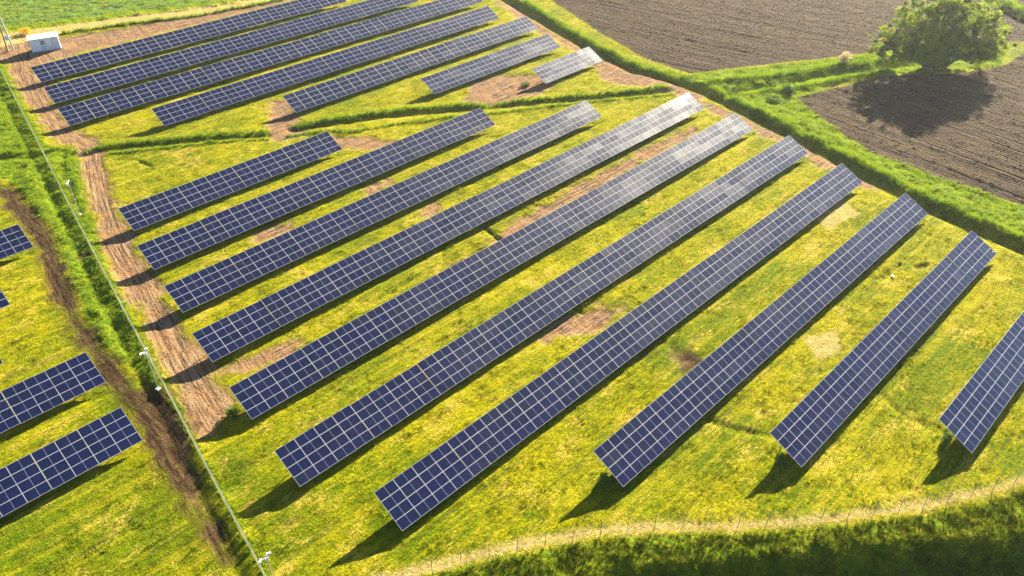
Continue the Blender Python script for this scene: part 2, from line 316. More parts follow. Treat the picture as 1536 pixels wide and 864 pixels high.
def signed_view(x, y):
    Q = np.vstack([VIEW, VIEW[:1]]); d, _, _ = polydist(x, y, Q); ins = np.zeros(x.shape, bool)
    for a, b in zip(Q[:-1], Q[1:]):
        c = (a[1] > y) != (b[1] > y); ins ^= c & (x < (b[0]-a[0])*(y-a[1])/(b[1]-a[1]+1e-12)+a[0])
    return np.where(ins, d, -d)
tl = sorted(tiles); tc = arr([((i+.5)*T, (j+.5)*T) for i, j in tl])
sv = signed_view(tc[:, 0], tc[:, 1]); fine_tiles = [t for t, s in zip(tl, sv) if s > -13.0]
fine_set = set(fine_tiles)
def np_mesh(name, V, Fc, attrs, mats):
    me = bpy.data.meshes.new(name); n = Fc.shape[1]
    me.vertices.add(len(V)); me.vertices.foreach_set('co', V.astype(np.float32).ravel())
    me.loops.add(Fc.size); me.loops.foreach_set('vertex_index', Fc.astype(np.int32).ravel())
    me.polygons.add(len(Fc)); me.polygons.foreach_set('loop_start', np.arange(0, Fc.size, n, dtype=np.int32))
    me.update(calc_edges=True)
    for k, a in attrs.items():
        if a.ndim == 1: at = me.attributes.new(k, 'FLOAT', 'POINT'); at.data.foreach_set('value', a.astype(np.float32))
        else: at = me.attributes.new(k, 'FLOAT_VECTOR', 'POINT'); at.data.foreach_set('vector', a.astype(np.float32).ravel())
    for m in mats: me.materials.append(m)
    return me
def ground_data(x, y, flat=False):
    F = fields(x, y); z = height(x, y, F)
    st = np.stack([y+.0*x, x, 0*x], 1)
    def put(mask, u, v): st[mask, 0] = u[mask]; st[mask, 1] = v[mask]
    d, al, s = polydist(x, y, TRACKC); put((F['dirt'] > .3) & (d < 9), d*s, al)
    d, al, s = polydist(x, y, BROWNC); put((F['brown'] > .3) & (d < 7), d*s, al)
    put(F['pn'] > .3, *furrow(x, y, *FN)); put(F['ps'] > .3, *furrow(x, y, *FS)); put(F['crop'] > .3, *furrow(x, y, *FC))
    A = {'damp': F['damp'], 'dirt': F['dirt'], 'pale': F['pale'], 'brown': F['brown'], 'lush': F['lush'], 'plough': np.maximum(F['pn'], F['ps']), 'crop': F['crop'], 'st': st}
    return z, A, F
# one indexed grid over the fine tiles
gi0 = min(t[0] for t in fine_tiles); gj0 = min(t[1] for t in fine_tiles)
gi1 = max(t[0] for t in fine_tiles)+1; gj1 = max(t[1] for t in fine_tiles)+1
NX = (gi1-gi0)*K+1; NY = (gj1-gj0)*K+1
cellmask = np.zeros((NX-1, NY-1), bool)
for i, j in fine_tiles: cellmask[(i-gi0)*K:(i-gi0+1)*K, (j-gj0)*K:(j-gj0+1)*K] = True
ci, cj = np.nonzero(cellmask)
vid = -np.ones((NX, NY), np.int64)
use = np.zeros((NX, NY), bool)
for a, b in ((0, 0), (1, 0), (1, 1), (0, 1)): use[ci+a, cj+b] = True
ui, uj = np.nonzero(use); vid[ui, uj] = np.arange(len(ui))
GX = (gi0*T+ui*STEP); GY = (gj0*T+uj*STEP)
GZ, GA, GF = ground_data(GX, GY)
quads = np.stack([vid[ci, cj], vid[ci+1, cj], vid[ci+1, cj+1], vid[ci, cj+1]], 1)
# vertex normals of the whole sheet, kept when it is divided into its zones
Hn = np.zeros((NX, NY)); Hn[ui, uj] = GZ
gx = np.zeros_like(Hn); gy = np.zeros_like(Hn)
gx[1:-1] = (Hn[2:]-Hn[:-2])/(2*STEP); gy[:, 1:-1] = (Hn[:, 2:]-Hn[:, :-2])/(2*STEP)
nr = np.stack([-gx[ui, uj], -gy[ui, uj], np.ones(len(ui))], 1); nr /= np.linalg.norm(nr, axis=1)[:, None]
zstack = np.stack([np.full(len(GX), .5), GF['dirt'], GF['pale'], GF['brown'], GF['lush'], np.maximum(GF['pn'], 0), GF['ps'], GF['crop']], 1)
prio = np.argmax(zstack*np.array([1, 1.01, 1.02, 1.03, .99, 1.04, 1.04, 1.05]), 1)
fz = prio[quads[:, 0]]
names = ['meadow', 'dirt_track', 'footpath', 'muddy_path', 'grass_verge', 'ploughed_field', 'harrowed_field', 'crop_field']  # footpath also takes in the painted flare patch of PALE
for zi, nm in enumerate(names):
    q = quads[fz == zi]
    if not len(q): continue
    u, inv = np.unique(q.ravel(), return_inverse=True)
    me = np_mesh(nm, np.stack([GX[u], GY[u], GZ[u]], 1), inv.reshape(-1, 4), {k: v[u] for k, v in GA.items()}, [GM])
    me.polygons.foreach_set('use_smooth', np.ones(len(q), bool))
    me.normals_split_custom_set_from_vertices(nr[u].tolist())
    tag(link(nm, me), kind='structure')
# the land beyond, out to the horizon: coarse cells butted against the fine sheet
V = []; Q = []; vm = {}
def gv(i, j, s):
    k = (round(i*s, 3), round(j*s, 3))
    if k not in vm: vm[k] = len(V); V.append((k[0], k[1]))
    return vm[k]
for i in range(-50, 75):
    for j in range(-50, 75):
        if (i, j) in fine_set: continue
        Q.append([gv(i, j, T), gv(i+1, j, T), gv(i+1, j+1, T), gv(i, j+1, T)])
X0, X1 = -50*T, 75*T; BIG = 6000
ring = [(-BIG, -BIG), (X0, -BIG), (X1, -BIG), (BIG, -BIG), (-BIG, X0), (X0, X0), (X1, X0), (BIG, X0), (-BIG, X1), (X0, X1), (X1, X1), (BIG, X1), (-BIG, BIG), (X0, BIG), (X1, BIG), (BIG, BIG)]
rb = len(V); V += ring
for r in range(3):
    for c in range(3):
        if r == 1 and c == 1: continue
        a = rb+r*4+c; Q.append([a, a+1, a+5, a+4])
V = arr(V); z, A, F = ground_data(V[:, 0], V[:, 1]); z = z*0-.12
me = np_mesh('ground', np.stack([V[:, 0], V[:, 1], z], 1), arr(Q).astype(int), A, [GM])
tag(link('ground', me), kind='structure')

def hz(x, y):
    return float(height(np.array([float(x)]), np.array([float(y)]))[0])

# ------------------------------------------------------------------ solar rows
def panel_glass():
    m, n, l, b = mat('photovoltaic_glass', rough=.3, spec=.5); N = NT(m)
    tc = n.new('ShaderNodeTexCoord').outputs['Object']; sx = n.new('ShaderNodeSeparateXYZ'); l.new(tc, sx.inputs[0])
    r = N.rnd()
    def lines(c, period, w):
        f = N.math('PINGPONG', c, period/2); return N.math('LESS_THAN', f, w)
    g1 = lines(sx.outputs[0], .1715, .0045); g2 = lines(sx.outputs[1], .1745, .006)
    ln = N.math('MAXIMUM', g1, g2)
    base = N.mix(r, (.0006, .0036, .020), (.0018, .0046, .032))
    base = N.mix(N.math('MULTIPLY', N.noise(N.vmul(tc, (1, 1, 1)), 3.0, 2), .35), base, (.0035, .0075, .040))
    base = N.mix(N.math('MULTIPLY', ln, .35), base, (.10, .11, .15))
    N.put(b.inputs['Base Color'], base)
    r2 = N.math('FRACT', N.math('MULTIPLY', r, 7.31))
    loc = n.new('ShaderNodeObjectInfo').outputs['Location']
    grp = N.ramp(N.noise(N.vmul(loc, (.10, .55, 0)), 1.0, 3, .6), .40, .66)
    rough = N.math('MULTIPLY_ADD', N.math('MULTIPLY_ADD', N.math('POWER', r2, 3.0), .28, N.math('MULTIPLY', grp, .62)), .09, .215)
    N.put(b.inputs['Roughness'], rough)
    b.inputs['IOR'].default_value = 1.34
    return m
MG = panel_glass()
MF, n_, l_, b_ = mat('anodised_frame', (.31, .31, .35), .6, 0, .2)
MS, n_, l_, b_ = mat('galvanised_steel', (.36, .37, .38), .5, .6, .5)
MW, n_, l_, b_ = mat('cell_gap', (.20, .21, .27), .4, 0, .5)
PLN, PWD = 2.124, 1.046
def panel_mesh():
    b = MB(); L = PLN/2; Wd = PWD/2; f = .024; zt = .018; zb = -.018; zg = .013; c = .014
    o = [(-L, -Wd), (L, -Wd), (L, Wd), (-L, Wd)]; i = [(-L+f, -Wd+f), (L-f, -Wd+f), (L-f, Wd-f), (-L+f, Wd-f)]
    vs = [(x, y, zt) for x, y in o]+[(x, y, zt) for x, y in i]+[(x, y, zb) for x, y in o]+[(x, y, zg) for x, y in i]
    fs = []
    for k in range(4):
        q = (k+1) % 4; fs += [(k, q, 4+q, 4+k), (8+k, 8+q, q, k), (4+k, 4+q, 12+q, 12+k)]
    fs.append((11, 10, 9, 8))
    b.add(vs, fs, 0)
    x0, x1, y0, y1 = -L+f, L-f, -Wd+f, Wd-f
    b.add([(x0, y0, zg), (-c, y0, zg), (-c, y1, zg), (x0, y1, zg)], [(0, 1, 2, 3)], 1)
    b.add([(c, y0, zg), (x1, y0, zg), (x1, y1, zg), (c, y1, zg)], [(0, 1, 2, 3)], 1)
    b.add([(-c, y0, zg), (c, y0, zg), (c, y1, zg), (-c, y1, zg)], [(0, 1, 2, 3)], 2)
    return b.mesh('solar_panel', [MF, MG, MW])
PM = panel_mesh()
TILT = math.radians(26.32); ZL = .716; CT, STN = math.cos(TILT), math.sin(TILT)
def at_slope(s, off=0): return (s*CT-off*STN, ZL+s*STN+off*CT)          # y, z at distance s up the slope
def leg_mesh(h):
    b = MB(); b.box(-.045, .045, -.003, .003, -.3, h); b.box(-.045, -.039, -.035, .035, -.3, h-.01); b.box(.039, .045, -.035, .035, -.3, h-.012)
    return b.mesh('leg', [MS])
yf, zf = at_slope(.85, -.13); yr_, zr_ = at_slope(3.35, -.13)
LEGF, LEGR = leg_mesh(zf), leg_mesh(zr_)
b = MB(); y0, z0 = at_slope(.15, -.115); y1, z1 = at_slope(4.05, -.115)
b.add([(-.03, y0, z0-.05), (.03, y0, z0-.05), (.03, y1, z1-.05), (-.03, y1, z1-.05), (-.03, y0, z0+.03), (.03, y0, z0+.03), (.03, y1, z1+.03), (-.03, y1, z1+.03)],
      [(0, 3, 2, 1), (4, 5, 6, 7), (0, 1, 5, 4), (1, 2, 6, 5), (2, 3, 7, 6), (3, 0, 4, 7)])
RAFTER = b.mesh('rafter', [MS])
ROWS = [
 # x0, x1, y of the low edge, columns, label
 (29.75, 64.15, 101.95, 16, 'short solar row just below the grassy ditch, starting at the bend of the dirt track'),
 (27.45, 87.95, 91.15, 28, 'solar row second below the grassy ditch, its far end stopping under the ditch bank'),
 (25.85, 103.2, 80.4, 36, 'solar row third below the grassy ditch, next to the one starting by the pinkish dirt'),
 (23.95, 118.75, 69.85, 44, 'long solar row whose far end is brightest with glare by the ditch junction'),
 (22.45, 117.2, 59.15, 44, 'long solar row just below the long bare dirt strip between two rows'),
 (21.05, 115.9, 48.35, 44, 'long solar row that starts nearest the camera mast at the mesh fence corner'),
 (24.65, 112.9, 37.85, 41, 'long solar row whose near corner reaches lowest in the picture'),
 (42.15, 110.8, 27.2, 32, 'solar row left of two shorter bluish rows, starting above the pale footpath'),
 (55.95, 107.15, 16.7, 24, 'bluish solar row, second from the right edge, its far end beside the green bank'),
 (69.2, 103.6, 5.9, 16, 'bluish solar row cut off by the right edge of the picture'),
 (40.45, 110.2, 164.6, 32, 'farthest solar row, next to the white cabin'),
 (38.55, 122.5, 152.8, 39, 'solar row second from the white cabin'),
 (36.75, 133.1, 141.7, 44, 'solar row third from the white cabin, last to start at the dirt yard'),
 (48.0, 127.4, 130.4, 37, 'solar row fourth from the white cabin, starting on yellow grass'),
 (66.75, 128.4, 119.3, 28, 'solar row fifth from the white cabin, starting by the dirt crossing of the ditch'),
 (89.1, 123.4, 108.3, 16, 'short solar row above the large pinkish bare patch'),
 (107.1, 123.8, 97.3, 8, 'shortest solar row, eight columns long, near the ditch junction'),
 (-15.8, 18.6, 107.4, 16, 'farthest solar row left of the mesh fence, beside the muddy path junction'),
 (-22.4, 12.0, 96.4, 16, 'second solar row left of the mesh fence with only its tip in view'),
 (-26.7, 7.7, 85.8, 16, 'third solar row left of the mesh fence, barely in view at the left edge'),
 (-20.0, 14.35, 75.0, 16, 'fourth solar row left of the mesh fence, ending beside the muddy path'),
 (-21.0, 13.4, 64.2, 16, 'nearest solar row left of the mesh fence'),
]
def solar_row(x0, x1, y, n, label):
    root = tag(empty('solar_row', (x0, y, 0)), label, 'solar panel row', 'rows of tilted solar panels')
    Ln = x1-x0; nt = -(-n//4); gap = .02; seam = .05; extra = (Ln-n*PLN-(nt-1)*seam)/max(n-nt, 1) if n > nt else .02
    x = 0.0; vmin = -1.0
    for t in range(nt):
        cols = min(4, n-4*t); dz = random.uniform(-.035, .035); dt = random.gauss(0, .006); xs = x
        for c in range(cols):
            for j in range(4):
                s = (j+.5)*1.06; yy, zz = at_slope(s)
                o = link('solar_panel', PM, root)
                o.location = (x+PLN/2, yy, zz+dz+(s-2.1)*dt)
                o.rotation_euler = (TILT+dt+random.gauss(0, .007), random.gauss(0, .006), 0)
            x += PLN+extra
        xe = x-extra
        for s in (.5, 1.6, 2.65, 3.75):
            yy, zz = at_slope(s, -.045); b = MB(); h = .028
            b.box(xs+.02, xe-.02, yy-h, yy+h, zz+dz-h, zz+dz+h); b.build('rail', MS, root)
        k = max(1, cols//2)
        for q in range(k):
            px = xs+(xe-xs)*(q+.5)/k
            for nm, me, yo in (('leg', LEGF, yf), ('leg', LEGR, yr_), ('rafter', RAFTER, 0)):
                o = link(nm, me, root); o.location = (px, yo, dz)
        x = xe+seam
    return root
for r in ROWS: solar_row(*r)

# ------------------------------------------------------------------ mesh fences
MWIRE, n_, l_, b_ = mat('galvanised_wire', (.36, .37, .20), .7, .0, .2)
MPOST, n_, l_, b_ = mat('fence_post_steel', (.16, .16, .14), .7, .0, .3)
def fence_panel_mesh(rw, L=2.5, H=1.95):
    b = MB()
    def wire(a, c, r):
        b.tube(a, c, r, r, 3, 0, False)
    nv = 50
    for i in range(nv):
        x = .02+(L-.04)*i/(nv-1); wire((x, 0, .06), (x, 0, H), rw)
    for k in range(9):
        z = .08+(H-.1)*k/8; wire((0, .006, z), (L, .006, z), .0022)
    return b.mesh('fence_panel', [MWIRE])
FPM = fence_panel_mesh(.0030); FPM_FINE = fence_panel_mesh(.0012)
b = MB(); b.box(-.022, .022, -.016, .016, -.3, 2.05); b.box(-.036, .036, -.026, .026, 2.05, 2.07); POSTM = b.mesh('fence_post', [MPOST])
def mesh_fence(P, name, label, FPM=FPM):
    P = [Vector((p[0], p[1])) for p in P]; root = empty(name, (P[0].x, P[0].y, 0)); tag(root, label, 'fence')
    # resample to 2.5 m
    pts = [P[0]]; need = 2.5
    for a, c in zip(P[:-1], P[1:]):
        d = (c-a).length; t = 0.0
        while d-t >= need: t += need; pts.append(a+(c-a)*(t/d)); need = 2.5
        need -= d-t
    xs = arr([tuple(p) for p in pts]); zs = height(xs[:, 0], xs[:, 1])
    for k, p in enumerate(pts):
        o = link('fence_post', POSTM, root); o.location = (p.x-P[0].x, p.y-P[0].y, zs[k])
        if k+1 < len(pts):
            q = pts[k+1]; a = math.atan2(q.y-p.y, q.x-p.x); d = (q-p).length
            o.rotation_euler = (random.gauss(0, .01), random.gauss(0, .01), a)
            w = link('fence_panel', FPM, root); w.location = (p.x-P[0].x, p.y-P[0].y, zs[k])
            w.rotation_euler = (0, -math.atan2(zs[k+1]-zs[k], d), a); w.scale = (d/2.5, 1, 1)
    return root
mesh_fence(FENCE_LINE, 'mesh_fence', 'pale wire mesh fence running down the left side between dirt track and muddy path')
mesh_fence(FENCE_SOUTH, 'mesh_fence', 'thin wire mesh fence with dark posts along the pale footpath at the bottom', FPM_FINE)

# ------------------------------------------------------------------ grass and foliage meshes
def grass_material(name, a, b_, c, trans=.35):
    m, n, l, b = mat(name, rough=.7, spec=.2); N = NT(m)
    t = N.attr('tint'); col = N.mix(N.ramp(t, 0, .6), a, b_); col = N.mix(N.ramp(t, .7, 1.0), col, c)
    N.put(b.inputs['Base Color'], col)
    tr = n.new('ShaderNodeBsdfTranslucent'); N.put(tr.inputs['Color'], col)
    mx = n.new('ShaderNodeMixShader'); mx.inputs[0].default_value = trans
    l.new(b.outputs[0], mx.inputs[1]); l.new(tr.outputs[0], mx.inputs[2]); l.new(mx.outputs[0], n['Material Output'].inputs['Surface'])
    return m
def tufts(name, xy, hgt, spread, blades, width, material, tint, segs=1, label=None, cat=None):
    n = len(xy)
    if n == 0: return None
    x, y = xy[:, 0], xy[:, 1]; z = height(x, y)
    ang = rng.uniform(0, 2*np.pi, (n, blades)); rad = rng.uniform(0, 1, (n, blades))**.5*spread[:, None]
    bx = x[:, None]+np.cos(ang)*rad; by = y[:, None]+np.sin(ang)*rad
    h = hgt[:, None]*rng.uniform(.55, 1.15, (n, blades)); wd = width*(.6+.8*rng.random((n, blades)))
    fa = rng.uniform(0, 2*np.pi, (n, blades)); la = rng.uniform(0, 2*np.pi, (n, blades)); ln = h*rng.uniform(.15, .75, (n, blades))
    bz = np.repeat(z[:, None], blades, 1)-.04
    ex, ey = np.cos(fa)*wd/2, np.sin(fa)*wd/2
    v0 = np.stack([bx-ex, by-ey, bz], -1); v1 = np.stack([bx+ex, by+ey, bz], -1)
    v2 = np.stack([bx+np.cos(la)*ln, by+np.sin(la)*ln, bz+h], -1)
    V = np.stack([v0, v1, v2], 2).reshape(-1, 3); Fc = np.arange(len(V)).reshape(-1, 3)
    tt = np.clip(np.repeat(tint, blades)+rng.normal(0, .12, n*blades), 0, 1); tt = np.repeat(tt, 3)
    me = np_mesh(name, V, Fc, {'tint': tt}, [material])
    return tag(link(name, me), label, cat, kind='stuff')
def rand_in(polys, dens, inset=0.0, cap=None):
    out = []
    for P in polys:
        P = arr(P); mn = P.min(0); mx = P.max(0); n = int((mx-mn).prod()*dens)
        p = rng.uniform(mn, mx, (n, 2)); vis = signed_view(p[:, 0], p[:, 1]) > -4; p = p[vis]
        s = sdf(p[:, 0], p[:, 1], P)+(fbm(p[:, 0], p[:, 1], 1.5, 13)-.5); out.append(p[s > inset])
    return np.vstack(out) if out else np.zeros((0, 2))
def along(P, hw, dens):
    P = arr(P); out = []
    for a, c in zip(P[:-1], P[1:]):
        L = np.linalg.norm(c-a); n = int(L*hw*2*dens); t = rng.random(n)[:, None]; e = (c-a)/L; nn = np.array([-e[1], e[0]])
        out.append(a+(c-a)*t+nn*rng.normal(0, hw*.55, (n, 1)))
    p = np.vstack(out); return p[signed_view(p[:, 0], p[:, 1]) > -4]
def clump(p, sc, seed): return fbm(p[:, 0], p[:, 1], sc, seed, 3)
GRASS_MEADOW = grass_material('meadow_grass', (.060, .125, .001), (.26, .26, .001), (.50, .38, .02), .35)
GRASS_LUSH = grass_material('lush_grass', (.055, .125, .004), (.17, .235, .004), (.34, .31, .03), .45)
GRASS_BANK = grass_material('bank_grass', (.022, .042, .003), (.12, .14, .004), (.46, .36, .05), .35)
GRASS_CROP = grass_material('crop_leaf', (.06, .125, .035), (.12, .20, .05), (.20, .26, .04), .4)

# mown meadow: short tufts everywhere that is neither track, plough nor crop
p = rng.uniform((-10, -12), (175, 232), (240000, 2)); p = p[signed_view(p[:, 0], p[:, 1]) > -3]
F = fields(p[:, 0], p[:, 1]); ok = (F['dirt'] < .4) & (F['brown'] < .5) & (F['pale'] < .6) & (F['pn'] < .2) & (F['ps'] < .2) & (F['crop'] < .2) & (F['lush'] < .5)
p = p[ok]; c = clump(p, 1.4, 101); keep = rng.random(len(p)) < np.clip((c-.28)*3, .15, 1); p = p[keep]; c = c[keep]
tufts('meadow_grass', p, .05+.75*np.clip(c-.15, 0, 1)**2, np.full(len(p), .26), 7, .07, GRASS_MEADOW, .10+.95*(.55*clump(p*np.array([.10, 1]), .75, 111)+.45*clump(p, 11, 113))-.3*F['damp'][ok][keep], label='short mown yellow-green grass between the solar rows', cat='grass')
# lush grass west of the fence, on the eastern bank and round the ditches
p = rand_in(LUSH[:2]+LUSH[3:4]+LUSH[5:], 7.5); c = clump(p, 2.2, 121)
FL = fields(p[:, 0], p[:, 1]); k = FL['brown'] < .4; p = p[k]; c = c[k]
tufts('lush_grass', p, .15+.65*np.clip(c-.15, 0, 1)**1.5, np.full(len(p), .22), 7, .085, GRASS_LUSH, .0+1.05*(.5*clump(p, 4.5, 131)+.5*clump(p, .9, 133)), label='tall lush green grass on the ditch banks and beside the fence', cat='grass')
p = rand_in(LUSH[4:5], 5.0, cap=None); c = clump(p, 2.2, 122)
tufts('verge_grass', p, .15+.3*c, np.full(len(p), .25), 6, .10, GRASS_LUSH, .45+.5*clump(p, 2.5, 132), label='bright yellow-green grass verge along the crop field', cat='grass')
# southern bank
p = rand_in(LUSH[2:3], 16.0); c = clump(p, 1.3, 141)
tufts('bank_grass', p, .15+.65*c**1.5, np.full(len(p), .18), 9, .06, GRASS_BANK, -.15+1.25*(.6*clump(p, .8, 151)+.4*rng.random(len(p))), label='rough tall grass and weeds on the bank below the pale footpath', cat='grass')
# ridge grass along the ditches
BANDS = [  # polyline, half width, height
 ([(35.23, 132.14), (38.58, 131.84), (45.54, 127.31), (52.66, 122.68), (59.96, 117.57)], .55, .75), ([(37.65, 128.40), (44.20, 124.53), (51.30, 120.18), (58.62, 114.97)], .5, .5),
 ([(63.67, 116.43), (70.55, 113.74), (76.81, 110.60), (83.25, 107.38), (90.96, 101.73), (93.51, 99.20)], .75, .95), ([(61.21, 113.81), (67.92, 110.00), (69.38, 107.45), (75.93, 104.96), (84.61, 100.49), (91.97, 95.89)], .55, .55),
 ([(93.11, 98.78), (97.99, 97.22), (110.34, 89.18), (117.94, 84.24), (124.17, 81.62)], .6, .8), ([(91.97, 95.89), (95.11, 94.36), (107.81, 87.02), (115.92, 81.90), (121.52, 78.48)], .5, .5),
 ([(54.63, 191.46), (65.59, 187.94), (81.56, 181.81), (97.42, 179.29), (104.55, 178.86)], .6, .9),
 ([(148.76, 154.97), (142.10, 137.90), (135.51, 119.78), (129.98, 102.26), (127.98, 91.17), (128.49, 81.93)], .9, 1.0),
 ([(129.36, 75.55), (126.87, 67.62), (124.28, 56.77), (122.07, 48.23), (119.62, 40.21), (117.29, 31.83), (115.85, 23.54), (114.56, 15.48), (114.07, 10.05)], .9, .95),
 ([(25.32, 141.36), (27.43, 138.60), (29.90, 137.46)], .6, .7), ([(29.85, 136.18), (32.71, 136.00), (34.13, 132.58)], .5, .6),
 ([(130.46, 77.18), (138.52, 71.96), (147.69, 67.13), (156.55, 63.25), (166.34, 58.11)], .9, .9), ([(131.09, 70.26), (136.94, 65.32), (145.20, 61.59), (155.65, 57.28), (161.01, 54.36)], .9, .9),
 ([(225.04, 57.88), (217.85, 48.57), (210.61, 40.18)], 1.6, 1.6), ([(33.19, 134.51), (30.48, 125.48), (27.14, 113.18), (25.97, 107.58)], .35, .5),
 ([(38.16, 180.52), (30.86, 139.53), (26.68, 116.54), (23.49, 98.64), (21.17, 85.22), (19.27, 73.86), (17.68, 64.64), (16.11, 55.88), (14.92, 48.71), (14.01, 43.33)], .4, .38),
]
pp = []; hh = []
for P, hw, h in BANDS:
    q = along(P, hw, 11); pp.append(q); hh.append(np.full(len(q), h))
p = np.vstack(pp); h = np.concatenate(hh); c = clump(p, 1.6, 161)
tufts('ditch_grass', p, h*(.45+.9*c), np.full(len(p), .2), 8, .08, GRASS_LUSH, .02+.75*clump(p, 2.0, 171), label='ridges of tall green grass lining the drainage ditches', cat='grass')
# crop
p = rand_in(CROP, 3.0); u_, v_ = furrow(p[:, 0], p[:, 1], *FC); p = p[np.abs(np.abs(u_+.6)-1.0) > .35]; c = clump(p, 1.0, 181)
tufts('crop_plants', p, .12+.28*c, np.full(len(p), .28), 5, .12, GRASS_CROP, .15+.6*clump(p, 3, 191), label='young green cereal crop in the field behind the cabin', cat='crop')
# stubble and weeds over the soil
p = rand_in(PLOUGH_N+PLOUGH_S, .9); c = clump(p, 5, 201); k = rng.random(len(p)) < np.clip((c-.4)*3, .06, 1); p = p[k]
tufts('field_weeds', p, np.full(len(p), .13), np.full(len(p), .2), 4, .08, GRASS_MEADOW, .5+.5*clump(p, 2, 211), label='scattered weeds and straw over the ploughed soil', cat='weeds')
# weeds in the shade under the row ends
pts = []
for x0, x1, y, n, _l in ROWS:
    m = int((x1-x0+2)*4.2*3.2); pts.append(np.stack([rng.uniform(x0-1.5, x1+.5, m), rng.uniform(y-.5, y+3.7, m)], 1))
p = np.vstack(pts); p = p[signed_view(p[:, 0], p[:, 1]) > -2]; F = fields(p[:, 0], p[:, 1]); c = clump(p, 1.8, 221)
k = (F['dirt'] < .4) & (rng.random(len(p)) < np.clip((c-.3)*3.5, 0, 1)); p = p[k]; c = c[k]
tufts('rank_grass', p, .12+.55*np.clip(c-.25, 0, 1), np.full(len(p), .2), 8, .07, GRASS_LUSH, .05+.7*clump(p, 1.2, 231), label='longer unmown grass growing under the solar rows', cat='grass')
# clods and stones
def clods(name, p, size, material, label):
    n = len(p); z = height(p[:, 0], p[:, 1]); base = arr([(1, 0, 0), (0, 1, 0), (-1, 0, 0), (0, -1, 0), (0, 0, .8), (0, 0, -.6)])
    sz = size*(.4+1.1*rng.random(n)**2.5); a = rng.uniform(0, 6.28, n); ca, sa = np.cos(a)[:, None], np.sin(a)[:, None]
    B = base[None]*(1+rng.uniform(-.35, .35, (n, 6, 1)))*sz[:, None, None]
    V = np.stack([B[..., 0]*ca-B[..., 1]*sa+p[:, :1], B[..., 0]*sa+B[..., 1]*ca+p[:, 1:], B[..., 2]+z[:, None]+.01], -1).reshape(-1, 3)
    f = arr([(0, 1, 4), (1, 2, 4), (2, 3, 4), (3, 0, 4), (1, 0, 5), (2, 1, 5), (3, 2, 5), (0, 3, 5)]).astype(int)
    Fc = (f[None]+np.arange(n)[:, None, None]*6).reshape(-1, 3)
    tag(link(name, np_mesh(name, V, Fc, {'tint': np.repeat(rng.random(n), 6)}, [material])), label, kind='stuff')
def soil(name, a, b2):
    m, n, l, b = mat(name, rough=1.0, spec=.05); N = NT(m); N.put(b.inputs['Base Color'], N.mix(N.attr('tint'), a, b2)); return m
p = rand_in(PLOUGH_N+PLOUGH_S, 2.6)
clods('soil_clods', p, .13, soil('clod_soil', (.020, .014, .011), (.11, .08, .055)), 'clods of dark earth scattered over the ploughed soil')
p = rand_in(DIRT, 2.2, .2)
clods('track_stones', p, .085, soil('track_stone', (.07, .042, .026), (.30, .20, .13)), 'small stones and clods scattered over the dirt track')
MGREEN = grass_material('weed_leaf', (.03, .075, .008), (.08, .14, .012), (.2, .22, .02), .4)
def leafy(n, gen, size, jit=.5):
    """n leaf quads (two triangles each) at points from gen(); returns vertices, faces, tints"""
    P = gen(n); n = len(P); a = rng.normal(size=(n, 3)); a /= np.linalg.norm(a, axis=1)[:, None]
    c = rng.normal(size=(n, 3)); c -= (c*a).sum(1)[:, None]*a; c /= np.linalg.norm(c, axis=1)[:, None]
    s = (size*(1-jit/2+jit*rng.random(n)))[:, None]; a = a*s; c = c*s*.55
    V = np.stack([P-a, P+c, P+a, P-c], 1).reshape(-1, 3); return V, np.arange(len(V)).reshape(-1, 4)
def weed_clump(x, y, r, h, label, m=None, name='weed_shrub', cat='shrub', n=420, size=.11):
    root = tag(empty(name, (x, y, hz(x, y)-.05)), label, cat)
    def gen(n):
        q = rng.normal(size=(n, 3)); q /= np.linalg.norm(q, axis=1)[:, None]; q *= (rng.random(n)**.4)[:, None]
        k = rng.integers(0, 5, n); off = rng.normal(0, .38, (5, 3)); off[:, 2] *= .4
        return np.stack([(q[:, 0]*.6+off[k, 0])*r, (q[:, 1]*.6+off[k, 1])*r, h*(.5+q[:, 2]*.45+off[k, 2]*.4)], 1)
    V, Fc = leafy(n, gen, size); t = np.clip(.2+.5*np.repeat(rng.random(len(V)//4), 4), 0, 1)
    link('foliage', np_mesh('foliage', V, Fc, {'tint': t}, [m or MGREEN]), root)
    b = MB()
    for i in range(6):
        an = i*1.05; b.tube((0, 0, -.05), (math.cos(an)*r*.4, math.sin(an)*r*.4, h*.7), .02, .008, 4)
    b.build('stem', MTRUNK, root)
    return root
MTRUNK, N_n, N_l, N_b = mat('bark', (.11, .085, .06), .9, 0, .2)
weed_clump(*[(41.85, 29.28)][0], .9, 1.1, 'dark green weed shrub at the near end of the row just above the footpath fence')
weed_clump(*[(55.30, 18.81)][0], .9, 1.0, 'leafy weed shrub at the near end of the second row from the right edge')
weed_clump(*[(69.60, 8.37)][0], .8, 1.3, 'tall dark weed shrub at the near end of the row cut by the right edge')
weed_clump(*[(21.81, 61.70)][0], .8, .9, 'low weed shrub at the row end beside the bare dirt near the fence')
weed_clump(*[(105.21, 100.49)][0], 1.0, .8, 'bright green weed shrub at the near end of the shortest row')
weed_clump(*[(137.70, 63.68)][0], 1.5, 1.5, 'rounded dark bush at the tip of the harrowed field by the ditch junction', n=600, size=.16)
weed_clump(*[(132.12, 63.23)][0], 1.2, .9, 'low pale green bush in front of the rounded dark bush at the ditch junction', n=500, size=.14)
MSTRAW = grass_material('dead_grass', (.34, .25, .11), (.5, .40, .20), (.62, .5, .3), .3)
weed_clump(*[(158.81, 63.54)][0], 1.7, 2.4, 'pale straw coloured dead bush on the rim of the branch ditch', MSTRAW, 'dead_bush', 'bush', 700, .16)
MORANGE = grass_material('orange_leaf', (.50, .24, .01), (.62, .34, .01), (.7, .42, .03), .3)
